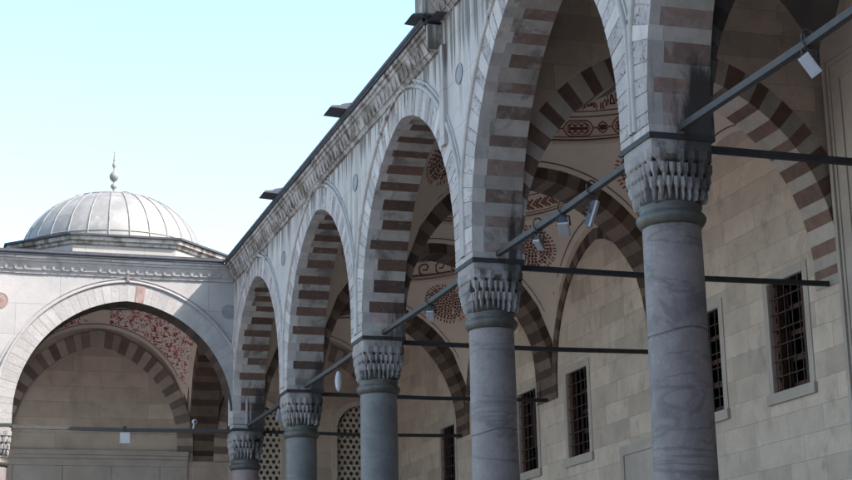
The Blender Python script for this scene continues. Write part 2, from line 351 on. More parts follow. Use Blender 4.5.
for y in (5.80, 9.71, 14.5):
    b = MB(); z = CAP + ZE + .04
    yy0, yy1 = (y - .22, y + .22) if y > 6 else (y - .12, y + .22)
    tx = -.84 if y > 6 else -.72
    b.hexa([(tx, yy0, z + .03), (-.3, yy0, z), (-.3, yy1, z), (tx, yy1, z + .03), (tx + .04, yy0 + .03, z + .07), (-.3, yy0 + .03, z + .12), (-.3, yy1 - .03, z + .12), (tx + .04, yy1 - .03, z + .07)])
    if y > 6: b.hexa([(-.70, yy0 + .06, z + .07), (-.3, yy0 + .06, z + .11), (-.3, yy1 - .06, z + .11), (-.70, yy1 - .06, z + .07), (-.62, yy0 + .1, z + .13), (-.3, yy0 + .1, z + .2), (-.3, yy1 - .1, z + .2), (-.62, yy1 - .1, z + .13)])
    b.build('water_spout', 'lead', side)
b = MB(); b.box(-.50, .10, -9.8, 5.88, CAP + ZE + .34, CAP + ZH + .1); b.box(-.56, -.1, 5.60, 6.02, CAP + ZE + .09, CAP + ZH + .1); b.box(-.30, .10, 5.66, 5.88, CAP + ZE, CAP + ZE + .34); b.box(-.56, -.50, -9.8, 5.88, CAP + ZH - .1, CAP + ZH + .1)
b.build('parapet', 'cornice', side)
b = MB(); b.box(-HW - .055, -HW + .01, 5.50, 5.66, CAP + 1.72, CAP + ZE - .36); b.build('pilaster_strip', 'facade', side)

# ------------------------------------------------------------------ far arcade facade
far = thing('arcade_wall', (-2.5, YF, 0), 'sunlit marble arcade wall with one wide pointed arch, under the lead dome', 'arcade wall')
for xc in (-2.5, -7.5):
    mp = lambda u, z, w, xc=xc: (xc + u, YF - HW + w, CAP + z)
    mb, P = arch(mp, rise=2.58, quoin=False, proud=.003)
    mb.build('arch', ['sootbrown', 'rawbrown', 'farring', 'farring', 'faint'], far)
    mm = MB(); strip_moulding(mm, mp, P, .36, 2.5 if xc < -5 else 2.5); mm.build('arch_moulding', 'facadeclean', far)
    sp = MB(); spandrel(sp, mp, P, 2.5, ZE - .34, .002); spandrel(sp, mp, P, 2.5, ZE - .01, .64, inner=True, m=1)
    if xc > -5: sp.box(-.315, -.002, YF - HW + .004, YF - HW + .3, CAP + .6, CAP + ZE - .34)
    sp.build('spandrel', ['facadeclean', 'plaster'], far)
cb = MB(); mpc2 = lambda l, z, w: (l, YF - HW + w, CAP + z); cornice(cb, mpc2, -9.8, -.34, dr=.84); cb.build('cornice', 'cornicegrey', far)
eb = MB(); eb.box(-9.8, -.57, YF - .56, YF - .30, CAP + ZE - .028, CAP + ZE + .085); eb.tube([(-9.8, YF - .555, CAP + ZE + .03), (-.57, YF - .555, CAP + ZE + .03)], .03, 8); eb.build('lead_eave', 'lead', far)
disc('roundel', -.42, 2.45, YF - HW, 'disc', far, .13, 'y'); disc('roundel', -5, 2.49, YF - HW, 'reddisc', far, .14, 'y')
b = MB()
key = arch_pts(2.18, 2.58, .25, .36, 21, 2); kk = len(key) // 2 + 1
p, q = key[kk], key[kk + 1]
b.face([(-2.5 + p[0], YF - HW - .013, CAP + p[1]), (-2.5 + q[0], YF - HW - .013, CAP + q[1]), (-2.5 + q[2], YF - HW - .013, CAP + q[3]), (-2.5 + p[2], YF - HW - .013, CAP + p[3])])
b.build('red_voussoir', 'reddisc', far)
b = MB(); b.box(-2.53, -2.47, YF - HW - .06, YF - HW, CAP + 2.98, CAP + 3.1); b.build('apex_stud', 'ring', far)

# ------------------------------------------------------------------ columns
def sup(s, n, t): return s / (abs(math.cos(t)) ** n + abs(math.sin(t)) ** n) ** (1 / n)
def body(z):
    K = [(0, .318, 16), (-.16, .318, 14), (-.28, .312, 7), (-.40, .302, 4), (-.50, .29, 2.6), (-.57, .275, 2)]
    for (z0, s0, n0), (z1, s1, n1) in zip(K, K[1:]):
        if z >= z1:
            t = (z - z0) / (z1 - z0); return s0 + (s1 - s0) * t, n0 + (n1 - n0) * t
    return K[-1][1:]
def column(x, y, shaft, label, groove=None):
    c = thing('column', (x, y, FLOOR), label, 'column', 'marble columns of the arcade')
    b = MB(); H = CAP - .75 - FLOOR
    prof = []
    for k in range(15):
        t = k / 14; prof.append((.272 + .028 * (1 - t) ** 1.5 + .006 * math.sin(PI * t), FLOOR + .30 + (H - .30) * t))
    if groove:
        gz, tilt = groove; rg = .272 + .028 * (1 - (gz - FLOOR - .3) / (H - .3)) ** 1.5
        lo = [p for p in prof if p[1] < gz - .12]; hi_ = [p for p in prof if p[1] > gz + .12]; n = 40
        rows = [[(x + r_ * math.cos(2 * PI * k / n), y + r_ * math.sin(2 * PI * k / n), z_ + (tilt * math.sin(2 * PI * k / n + 2.2) + .012 * math.sin(6 * PI * k / n) if g else 0)) for k in range(n)] for r_, z_, g in [(a_, c_, 0) for a_, c_ in lo] + [(rg, gz - .06, 0), (rg, gz - .055, 0), (rg + .001, gz - .016, 1), (rg + .001, gz - .011, 1), (rg - .012, gz - .008, 1), (rg - .012, gz + .008, 1), (rg + .001, gz + .011, 1), (rg + .001, gz + .016, 1), (rg, gz + .055, 0), (rg, gz + .06, 0)] + [(a_, c_, 0) for a_, c_ in hi_]]
        b.grid(rows, 0, True, True)
    else: b.lathe(prof, (x, y, 0), 40)
    b.build('shaft', shaft, c)
    b = MB(); b.box(x - .42, x + .42, y - .42, y + .42, FLOOR, FLOOR + .16)
    b.lathe([(.40, FLOOR + .16), (.41, FLOOR + .2), (.38, FLOOR + .25), (.33, FLOOR + .27), (.345, FLOOR + .30), (.30, FLOOR + .33)], (x, y, 0), 32); b.build('base', 'marble', c)
    b = MB(); z = CAP - .75
    b.lathe([(.268, z - .03), (.285, z - .025), (.305, z), (.322, z + .03), (.325, z + .06), (.31, z + .085), (.29, z + .10), (.282, z + .13), (.292, z + .15), (.292, z + .175), (.26, z + .19)], (x, y, 0), 40)
    b.build('collar', 'bronze', c)
    b = MB(); n = 80; rows = []
    for k in range(13):
        z = -.57 * k / 12; s, e = body(z); s -= .085 * min(1, max(0, (-z - .15) / .04))
        rows.append([(x + sup(s, e, 2 * PI * j / n) * math.cos(2 * PI * j / n), y + sup(s, e, 2 * PI * j / n) * math.sin(2 * PI * j / n), CAP + z) for j in range(n)])
    b.grid(rows, 0, False, True); b.face([(x - .318, y - .318, CAP), (x + .318, y - .318, CAP), (x + .318, y + .318, CAP), (x - .318, y + .318, CAP)])
    cap = b.build('capital', 'capital', c)
    for tier, (zt, hh, cnt, ph) in enumerate(((-.13, .17, 20, 0), (-.255, .17, 28, .5), (-.385, .185, 28, 0))):
        b = MB()
        for j in range(cnt):
            t = 2 * PI * (j + ph) / cnt; dt = 2 * PI / cnt * .36
            s, e = body(zt); s2, e2 = body(zt - hh)
            jj = random.uniform(.85, 1.1)
            if random.random() < .03: continue
            def at(tt, add, z, S=s, E=e):
                r = sup(S, E, tt) + add; return (x + r * math.cos(tt), y + r * math.sin(tt), CAP + z)
            ins = at(t - dt, -.05, zt), at(t + dt, -.05, zt)
            zb = zt - hh * .62 * jj; zp = zt - hh * jj
            # slender pendant, flared shoulders, narrow waist, pointed tip
            w0 = dt * random.uniform(.9, 1.05) * (1.25 if tier == 0 else 1)
            za, zb_ = zt - hh * .30, zt - hh * .74 * jj
            L4 = ((zt + .03, 1.25, .012), (za, 1.12, .006), (za - .025, .72, -.012), (zb_, .62, -.010), (zp, .22, -.032))
            for (q0, f0, o0), (q1, f1, o1) in zip(L4, L4[1:]):
                b.hexa([at(t - w0 * f1, -.085, q1), at(t + w0 * f1, -.085, q1), at(t + w0 * f1, o1 - .012, q1), at(t - w0 * f1, o1 - .012, q1),
                        at(t - w0 * f0, -.085, q0), at(t + w0 * f0, -.085, q0), at(t + w0 * f0, o0 - .012, q0), at(t - w0 * f0, o0 - .012, q0)], 0)
                b.face([at(t - w0 * f1, o1 - .012, q1), at(t, o1 + .010, q1), at(t, o0 + .010, q0), at(t - w0 * f0, o0 - .012, q0)])
                b.face([at(t, o1 + .010, q1), at(t + w0 * f1, o1 - .012, q1), at(t + w0 * f0, o0 - .012, q0), at(t, o0 + .010, q0)])
        b.build('stalactite_tier', 'capital', cap)
    b = MB(); b.box(x - .332, x + .332, y - .332, y + .332, CAP - .004, CAP + .05); b.build('iron_band', 'iron', c)
    return c
column(0, -5, 'shaft_b', 'marble column at the near end of the arcade, beside the portal')
column(0, 0, 'shaft_a', 'nearest column, thick purple grey marble shaft with soot-blackened stalactite capital', (CAP - 1.78, .03))
column(0, 5, 'shaft_b', 'pinkish grey granite column in the middle, second nearest, with a dark hairline across its shaft', (CAP - 2.02, .035))
column(0, 10, 'shaft_c', 'blue grey marble column, the third one along the arcade')
column(0, 15, 'shaft_c', 'thin looking blue grey column just in front of the pierced stucco window, fourth along')
column(0, 20, 'shaft_d', 'farthest column, reddish shaft at the inner corner where both arcades meet')
column(-5, 20, 'shaft_b', 'sunlit column at the left edge carrying the left foot of the wide arch')

# ------------------------------------------------------------------ transverse arches
tn = {0: 'striped transverse arch springing from the nearest column', 5: 'brown and white striped transverse arch, largest in view, landing beside the near barred window',
      10: 'dark brown transverse arch landing behind the nearest column', 15: 'brown transverse arch landing beside the shuttered window', 20: 'farthest brown transverse arch, landing before the end wall', -5: 'transverse arch over the near end of the gallery'}
def transverse(y):
    t = thing('transverse_arch', (2.5, y, CAP), tn[y], 'arch', 'transverse arches of the gallery')
    mp = lambda u, z, w: (2.505 + u, y - HW + w, CAP + z)
    pal = ['soot', 'sootbrown', 'ring', 'pitted', 'faint'] if y <= 0 else ['warmcream', 'warmbrown', 'ring', 'pitted', 'faint'] if y <= 5 else ['tan', 'rawbrown', 'ring', 'pitted']  # near arches painted unlit dark, the next one painted with warm bounce
    mb, P = arch(mp, a=2.165, rise=2.66, ulim=2.19, quoin=False, face_striped=True, first=1, d=.34, nh=20, proud=.004)
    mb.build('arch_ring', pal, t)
    sp = MB(); spandrel(sp, mp, P, 2.19, ZH if y <= 5 else ZE - .01, .002); spandrel(sp, mp, P, 2.19, ZH if y <= 5 else ZE - .01, .638)
    sp.build('spandrel', 'ashlar' if y <= 5 else 'plaster', t)
    return t
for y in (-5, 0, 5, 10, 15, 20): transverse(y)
def cross(x, label):      # arches that run along Y in the far range, from its columns to the back wall
    t = thing('transverse_arch', (x, 22.5, CAP), label, 'arch', 'transverse arches of the gallery')
    mp = lambda u, z, w: (x + .32 - w, 22.66 + u, CAP + z)
    mb, P = arch(mp, a=2.32, rise=2.62, ulim=2.345, quoin=False, face_striped=True, first=1, d=.34, nh=18, proud=.004)
    mb.build('arch_ring', ['tan', 'rawbrown', 'ring', 'pitted'], t)
    sp = MB(); spandrel(sp, mp, P, 2.34, ZE - .01, .002); spandrel(sp, mp, P, 2.34, ZE - .01, .638); sp.build('spandrel', 'plaster', t)
cross(0, 'dark striped arch at the right inside the wide far arch, rising behind the corner column')
cross(-5, 'dark striped arch at the left end inside the wide far arch')

# ------------------------------------------------------------------ vaults
RS, ZS, R0 = 3.12, .60, 1.85
ZR = ZS + math.sqrt(RS ** 2 - R0 ** 2)
def vault(xc, yc, hx, hy, style, label, floral=False):
    ZS = .60 + (.40 if yc > 21 else 0) + (1.62 if yc < 5 and yc > -10 and xc > 0 else 0); ZR = ZS + math.sqrt(RS ** 2 - R0 ** 2)
    v = thing('vault', (xc, yc, CAP + ZR), label, 'vault', 'plastered vaults over the gallery bays')
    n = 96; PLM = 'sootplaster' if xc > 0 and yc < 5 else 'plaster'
    def sph(x, y, off=0):
        r2 = min(x * x + y * y, RS ** 2 - .01); z = math.sqrt(RS ** 2 - r2); k = (RS - off) / RS
        return (xc + x * k, yc + y * k, CAP + ZS + z * k)
    def edge(t): return min(hx / max(1e-6, abs(math.cos(t))), hy / max(1e-6, abs(math.sin(t))))
    TT = sorted([2 * PI * k / n for k in range(n)] + [s * math.atan2(hy, hx) + o for s, o in ((1, 0), (-1, PI), (1, PI), (-1, 2 * PI))])
    b = MB(); b.grid([[sph((R0 + (edge(t) - R0) * j / 7) * math.cos(t), (R0 + (edge(t) - R0) * j / 7) * math.sin(t)) for t in TT] for j in range(8)], 0, True, True)
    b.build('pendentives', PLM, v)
    HD = 1.65
    def dome(t, h, off=0):     # h = fraction of height
        a = h * PI / 2; rr = (R0 - .02 - off) * math.cos(a); return (xc + rr * math.cos(t), yc + rr * math.sin(t), CAP + ZR + .02 + (HD - off) * math.sin(a))
    b = MB(); b.grid([[dome(2 * PI * k / n, j / 14) for k in range(n)] for j in range(15)], 0, True, True)
    b.grid([[(xc + r * math.cos(2 * PI * k / n), yc + r * math.sin(2 * PI * k / n), CAP + z) for k in range(n)] for r, z in ((R0 + .01, ZR - .01), (R0 - .06, ZR - .012), (R0 - .06, ZR + .03), (R0 - .02, ZR + .04))], 0, False, True)
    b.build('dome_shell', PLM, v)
    if xc > 0 and yc < 5: return v
    # painted bands: lines lying on the shell
    def pen(b, pts, w, m=0, off=.006):
        for (t0, h0), (t1, h1) in zip(pts, pts[1:]):
            dx, dy = (t1 - t0) * R0, (h1 - h0) * PI / 2 * HD; l = math.hypot(dx, dy)
            if l < 1e-6: continue
            nx, ny = -dy / l * w / 2 / R0, dx / l * w / 2 / (PI / 2 * HD)
            ex, ey = dx / l * w / 2 / R0, dy / l * w / 2 / (PI / 2 * HD)
            k = max(1, int(abs(t1 - t0) / .07))
            for j in range(k):
                a, c = j / k, (j + 1) / k
                A = (t0 - ex + (t1 - t0 + 2 * ex) * a, h0 - ey + (h1 - h0 + 2 * ey) * a); C = (t0 - ex + (t1 - t0 + 2 * ex) * c, h0 - ey + (h1 - h0 + 2 * ey) * c)
                b.face([dome(A[0] + nx, A[1] + ny, off), dome(C[0] + nx, C[1] + ny, off), dome(C[0] - nx, C[1] - ny, off), dome(A[0] - nx, A[1] - ny, off)], m)
    hz = lambda m_: m_ / (PI / 2 * HD)
    circ = lambda h: [(2 * PI * k / 90, h) for k in range(91)]
    b = MB(); z0, z1 = .10, .36
    pen(b, circ(hz(z0 - .05)), .02, 1); pen(b, circ(hz(z1 + .05)), .018, 1)
    U = 30; du = 2 * PI / U
    for k in range(U):
        t = k * du; P = lambda u, q: (t + u * du, hz(z0 + (z1 - z0) * q))
        if style == 'key':
            pen(b, [P(0, .1), P(.55, .1), P(.72, .3), P(.72, .75), P(.55, .95), P(.3, .95), P(.18, .75), P(.3, .5), P(.5, .5)], .03, 1); pen(b, [P(.55, .1), P(1, .1)], .03, 1)
        elif style == 'cartouche':
            if k % 2 == 0:
                pen(b, [P(-.62, .5), P(-.5, .82), P(-.36, .97), P(.36, .97), P(.5, .82), P(.62, .5), P(.5, .18), P(.36, .03), P(-.36, .03), P(-.5, .18), P(-.62, .5)], .022)
                pen(b, [P(-.5, .5), P(-.3, .85), P(.3, .85), P(.5, .5), P(.3, .15), P(-.3, .15), P(-.5, .5)], .010, 1, .0065)
                for u in (-.26, 0, .26):
                    pen(b, [P(u - .15, .5), P(u - .06, .72), P(u, .8), P(u + .06, .72), P(u + .15, .5), P(u + .06, .28), P(u, .2), P(u - .06, .28), P(u - .15, .5)], .016, 0, .007)
                    pen(b, [P(u - .05, .5), P(u + .05, .5)], .045, 1, .0075)
                for u in (-.39, -.13, .13, .39): pen(b, [P(u, .7), P(u + .02, .7)], .03, 0, .007); pen(b, [P(u, .3), P(u + .02, .3)], .03, 0, .007)
                pen(b, [P(.62, .5), P(.78, .5)], .025); pen(b, [P(-.78, .5), P(-.62, .5)], .025)
            else:
                pen(b, [P(-.22, .5), P(-.12, .72), P(0, .84), P(.12, .72), P(.22, .5), P(.12, .28), P(0, .16), P(-.12, .28), P(-.22, .5)], .022); pen(b, [P(-.06, .5), P(.06, .5)], .07, 1, .007)
                for q in (.62, .38): pen(b, [P(-.04, q), P(.04, q)], .025, 0, .007)
        else:
            for u in (0, .5):
                pen(b, [P(u, .2), P(u + .3, .5), P(u, .8)], .045); pen(b, [P(u + .2, .2), P(u + .5, .5), P(u + .2, .8)], .025, 1, .007)
    pen(b, circ(hz(z0 - .005)), .018, 0, .0075)
    b.build('painted_band', ['red', 'darkpaint'], v)
    b = MB(); z2 = .52
    for k in range(U):
        t = (k + .5) * du; P = lambda u, q: (t + u * du, hz(z2 + q))
        big = k % 2 == 0; s = 1 if big else .75
        pen(b, [P(-.38 * s, 0), P(-.42 * s, .07 * s), P(-.3 * s, .13 * s), P(-.16 * s, .10 * s), P(-.2 * s, .2 * s), P(0, .30 * s), P(.2 * s, .2 * s), P(.16 * s, .10 * s), P(.3 * s, .13 * s), P(.42 * s, .07 * s), P(.38 * s, 0)], .02)
        pen(b, [P(-.1 * s, .06), P(0, .22 * s), P(.1 * s, .06), P(-.1 * s, .06)], .026, 1, .007)
        for u in (-.27, .27): pen(b, [P(u * s, .05 * s), P(u * s * .9, .085 * s)], .035, 0, .007)
        pen(b, [P(-.05, .33 * s), P(0, .39 * s), P(.05, .33 * s), P(-.05, .33 * s)], .016)
        pen(b, [P(.46, .0), P(.5, .09), P(.54, .0)], .018)
    pen(b, circ(hz(z2 - .03)), .016, 1, .0075)
    pen(b, circ(hz(z2 + .42)), .02, 1, .006)
    b.build('painted_crest', ['red', 'darkpaint'], v)
    # rosettes on the pendentives
    def patch(cx, cy):
        c = Vector(sph(cx, cy)) - Vector((xc, yc, CAP + ZS)); nn = c.normalized(); e1 = nn.cross(Vector((0, 0, 1))).normalized(); e2 = nn.cross(e1)
        return lambda p, q, off: Vector((xc, yc, CAP + ZS)) + (c + e1 * p + e2 * q).normalized() * (RS - off)
    for sx, sy in ((1, 1), (-1, 1), (1, -1), (-1, -1)):
        if floral and sy > 0: continue
        g = patch(sx * 1.62, sy * 1.62); b = MB()
        def dab(r, t, l, w, m): 
            er = (math.cos(t), math.sin(t)); et = (-er[1], er[0]); o = .006
            pt = lambda a, c: g(er[0] * (r + a) + et[0] * c, er[1] * (r + a) + et[1] * c, o)
            b.face([pt(-l, 0), pt(-l * .2, w), pt(l, w * .6), pt(l, -w * .6), pt(-l * .2, -w)], m)
        for rr, cnt, l, w, m in ((.455, 40, .038, .015, 0), (.375, 34, .03, .026, 0), (.315, 28, .028, .024, 1), (.255, 24, .028, .026, 0), (.195, 18, .028, .026, 1), (.135, 13, .028, .025, 0), (.075, 7, .03, .024, 1), (.02, 3, .02, .02, 0)):
            for k in range(cnt): dab(rr, 2 * PI * (k + .5 * (cnt % 2)) / cnt + random.uniform(-.03, .03), l * 1.1, w * 1.3, m)
        b.build('painted_rosette', ['red', 'darkpaint'], v)
    if floral:
        for lo, hi in ((.28, .72), (1.28 - .0, 1.72)):
            pass
        b = MB()
        for t0, t1 in ((.22, PI / 2 - .12), (PI / 2 + .12, PI - .22)):
            rows = []
            for j in range(7):
                row = []
                for k in range(25):
                    t = t0 + (t1 - t0) * k / 24; r = R0 + .12 + (edge(t) - .10 - R0 - .12) * j / 6
                    row.append(sph(r * math.cos(t), r * math.sin(t), .006))
                rows.append(row)
            b.grid(rows, 0, True)
        b.build('floral_painting', 'floral', v)
    # thin painted lines framing the pendentives
    b = MB()
    for t0, t1 in ((0, PI / 2), (PI / 2, PI), (PI, 1.5 * PI), (1.5 * PI, 2 * PI)):
        q = [t0 + (t1 - t0) * k / 40 for k in range(41)]
        for k in range(40):
            r = [edge(t) - o for t in (q[k], q[k + 1]) for o in (.07, .085)]
            if min(r) < R0 + .05: continue
            b.face([sph(rr * math.cos(t), rr * math.sin(t), .006) for rr, t in ((r[0], q[k]), (r[2], q[k + 1]), (r[3], q[k + 1]), (r[1], q[k]))])
    b.build('painted_border', 'darkpaint', v)
    return v
HX, HY = (W - HW) / 2, 2.18
for yc, st, lb in ((-7.5, 'key', 'plaster vault at the near end of the gallery'), (-2.5, 'chain', 'plaster vault over the bay nearest the camera'), (2.5, 'key', 'plaster vault just behind the nearest column'),
                   (7.5, 'cartouche', 'cream vault painted with red cartouches and crests, seen through the second arch'), (12.5, 'chain', 'cream vault with a red chevron band and rosette, behind the second column'),
                   (17.5, 'key', 'cream vault with a dark running scroll band, seen left of the second column')):
    vault(2.505, yc, HX, HY, st, lb)
vault(2.505, 22.66, HX, 2.34, 'key', 'cream vault over the corner bay before the pierced windows')
vault(-2.5, 22.66, 2.18, 2.34, 'key', 'vault with red floral painting, inside the wide far arch', True)

# ------------------------------------------------------------------ mosque wall with windows
wins = [(-.9 - 5 + 1, 0), (-6.9 + 7.5 - 1.9, 0)]
wall = thing('mosque_wall', (W, 8, 0), 'long beige ashlar wall with barred windows, right behind the columns', 'wall')
ys = [5.66, 8.10, 13.12, 15.60, 20.5]   # near edges of the openings
WW, Z0, Z1 = .96, -1.16, .36
op = [(-4.3, -4.3 + WW), (-1.9, -1.9 + WW), (.66, .66 + WW), (3.1, 3.1 + WW)] + [(y, y + WW) for y in ys]
b = MB(); ZT = ZE + .0; y0 = -10
b.face([(W, -10, CAP + Z1), (W, YB, CAP + Z1), (W, YB, CAP + ZT), (W, -10, CAP + ZT)]); b.box(W, W + .5, -10, 5.32, CAP + ZT, CAP + ZH); b.face([(W, -10, FLOOR - .5), (W, YB, FLOOR - .5), (W, YB, CAP + Z0), (W, -10, CAP + Z0)])
e = -10
for a_, c_ in op + [(YB, YB)]:
    b.face([(W, e, CAP + Z0), (W, a_, CAP + Z0), (W, a_, CAP + Z1), (W, e, CAP + Z1)]); e = c_
b.box(W, W + 4, -10.3, -10, 0, CAP + ZE); b.box(-.3, W, -10.3, -10.0, 0, CAP + ZE)
b.box(W + 1.2, W + 1.6, -10, YB + .3, 0, CAP + ZE + .6)
b.build('masonry', 'ashlar', wall)
for i, (a_, c_) in enumerate(op):
    if a_ < 3: continue
    b = MB(); D = .05; z0, z1 = CAP + Z0, CAP + Z1
    b.face([(W, a_, z0), (W + D, a_, z0), (W + D, a_, z1), (W, a_, z1)]); b.face([(W, c_, z0), (W, c_, z1), (W + D, c_, z1), (W + D, c_, z0)])
    b.face([(W, a_, z1), (W + D, a_, z1), (W + D, c_, z1), (W, c_, z1)]); b.face([(W, a_, z0), (W, c_, z0), (W + D, c_, z0), (W + D, a_, z0)])
    f = .13; p = .014
    b.box(W - p, W + .01, a_ - f, a_ - .004, z0 - .02, z1 + f); b.box(W - p, W + .01, c_ + .004, c_ + f, z0 - .02, z1 + f); b.box(W - p, W + .01, a_, c_, z1 + .004, z1 + f)
    w_ = b.build('window', 'trim', wall)
    b = MB(); b.box(W - .05, W + .02, a_ - f - .03, c_ + f + .03, z0 - .15, z0 - .004); b.build('sill', 'trim', w_)
    b = MB(); b.grid([[(W + D, a_, z0), (W + D, c_, z0), (W + D, c_, z1), (W + D, a_, z1)], [(W + .7, a_ - .1, z0 - .1), (W + .7, c_ + .1, z0 - .1), (W + .7, c_ + .1, z1 + .1), (W + .7, a_ - .1, z1 + .1)]], 0, False, True); b.face([(W + .7, a_ - .1, z0 - .1), (W + .7, c_ + .1, z0 - .1), (W + .7, c_ + .1, z1 + .1), (W + .7, a_ - .1, z1 + .1)]); b.build('dark_opening', 'dark', w_)
    b = MB(); n1, n2 = 4, 6; xg = W + .032
    for k in range(1, n1 + 1):
        y = a_ + WW * k / (n1 + 1); b.tube([(xg, y, z0), (xg, y, z1)], .010, 8)
    for k in range(1, n2 + 1):
        z = z0 + (z1 - z0) * k / (n2 + 1); b.tube([(xg, a_, z), (xg, c_, z)], .010, 8)
        for j in range(1, n1 + 1):
            y = a_ + WW * j / (n1 + 1); b.lathe([(.0, -.026), (.022, -.016), (.026, 0), (.022, .016), (0, .026)], (xg, y, z), 8)
    b.build('grille', 'rust', w_)
    b = MB(); b.box(W + D + .002, W + D + .13, c_ - .07, c_ + .0, z0, z1)
    for k in range(9):
        z = z0 + .05 + k * .165; b.box(W + D + .01, W + D + .12, c_ - .095, c_ - .072, z, z + .10)
    b.build('inner_frame', 'wood', w_)
    b = MB(); xs = W + D + .24
    if i == 7:
        for k in range(2): b.box(xs - .03, xs, a_ + .02 + k * .47, a_ + .46 + k * .47, z0 + .5, z1 - .05); b.box(xs - .05, xs - .03, a_ + .08 + k * .47, a_ + .4 + k * .47, z0 + .6, z1 - .2)
        b.box(xs - .03, xs, a_, c_, z0 + .0, z0 + .06)
    else:
        for k in range(4):
            z = z0 + .08 + k * .36; b.box(xs - .02, xs, a_ + .02, c_ - .02, z, z + .07)
        for y in (a_ + .03, a_ + .46, c_ - .09): b.box(xs - .035, xs - .0205, y, y + .06, z0 + .04, z1 - .03)
    b.build('shutter', 'wood', w_)
# blind wall arches of thin alternating stone, one per bay
for i in range(2, 4):
    yc = 2.5 + 5 * i; mp = lambda u, z, w, yc=yc: (W - .03 + w, yc + u, CAP + z)
    mb, P = arch(mp, a=2.0, rise=2.48, stilt=.25, d=.2, nh=17, ulim=2.3, T=.05, quoin=False, face_striped=True, first=1, proud=.003)
    mb.build('blind_arch', ['tan', 'rawbrown', 'ring', 'pitted'], wall)
# marble panels low on the wall
for y0, y1 in ((9.35, 11.8),):
    b = MB(); zt = CAP - 1.24; x0 = W - .045
    b.box(x0, W, y0, y1, zt - .16, zt); b.box(x0 + .004, W, y0, y0 + .13, FLOOR, zt - .16); b.box(x0 + .004, W, y1 - .13, y1, FLOOR, zt - .16); b.box(W - .02, W, y0 + .13, y1 - .13, FLOOR, zt - .16)
    b.build('marble_panel', 'trim', wall)

portal = thing('portal', (W, 2, 0), 'grey marble portal edge with nested mouldings at the right border', 'portal')
b = MB(); b.box(W - .10, W + .02, -1.5, 4.62, FLOOR, CAP + 3.36); b.build('portal_slab', 'trim', portal)
b = MB()
for k, (o, th, wd) in enumerate(((.06, .03, .06), (.17, .018, .03), (.40, .02, .03))):
    x0, x1 = W - .10 - th, W - .098
    b.box(x0, x1, 4.62 - o - wd, 4.62 - o, FLOOR, CAP + 3.0 - o); b.box(x0 + .002, x1, -1.4, 4.62 - o - .002, CAP + 3.0 - o - wd, CAP + 3.0 - o - .003)
b.build('portal_moulding', 'trim', portal)
b = MB()
for y0 in (.9, 2.42):
    b.box(W - .13, W - .098, y0, y0 + 1.48, FLOOR, CAP + .6)
    for k in range(4): b.box(W - .15, W - .128, y0 + .15, y0 + 1.33, FLOOR + .3 + k * 1.5, FLOOR + 1.6 + k * 1.5)
b.build('door', 'wood', portal)  # unseen dark leaves, added to cut light bounced onto the nearest column

# ------------------------------------------------------------------ back wall of the far range
back = thing('stone_wall', (-2, YB, 0), 'tan ashlar back wall with a striped blind arch, under the wide far arch', 'wall')
def lat_z(u, w=.52): # top of pointed window
    return 0
LW = [(3.76, .54), (1.30, .56)]
Ztop, Zsp, Zbot = 1.40, .78, -3.0
def win_outline(xc, hw):
    h = Ztop - Zsp; e = (h * h - hw * hw) / (2 * hw); R = hw + e; f = math.acos(min(1, e / R))
    L = [(xc - hw, Zbot), (xc - hw, Zsp)] + [(xc + e - R * math.cos(f * k / 8), Zsp + R * math.sin(f * k / 8)) for k in range(1, 9)]
    return L + [(2 * xc - x, z) for x, z in L[-2::-1]]
b = MB()
b.face([(-10, YB, 0), (LW[1][0] - LW[1][1], YB, 0), (LW[1][0] - LW[1][1], YB, CAP + ZE), (-10, YB, CAP + ZE)])
b.face([(LW[1][0] + LW[1][1], YB, 0), (LW[0][0] - LW[0][1], YB, 0), (LW[0][0] - LW[0][1], YB, CAP + ZE), (LW[1][0] + LW[1][1], YB, CAP + ZE)])
b.face([(LW[0][0] + LW[0][1], YB, 0), (W, YB, 0), (W, YB, CAP + ZE), (LW[0][0] + LW[0][1], YB, CAP + ZE)])
for xc, hw in LW:
    O = win_outline(xc, hw)[1:-1]
    for p, q in zip(O, O[1:]): b.face([(p[0], YB, CAP + p[1]), (q[0], YB, CAP + q[1]), (q[0], YB, CAP + ZE), (p[0], YB, CAP + ZE)])
    b.face([(xc - hw, YB, 0), (xc + hw, YB, 0), (xc + hw, YB, CAP + Zbot), (xc - hw, YB, CAP + Zbot)])
b.build('masonry', 'ashback', back)
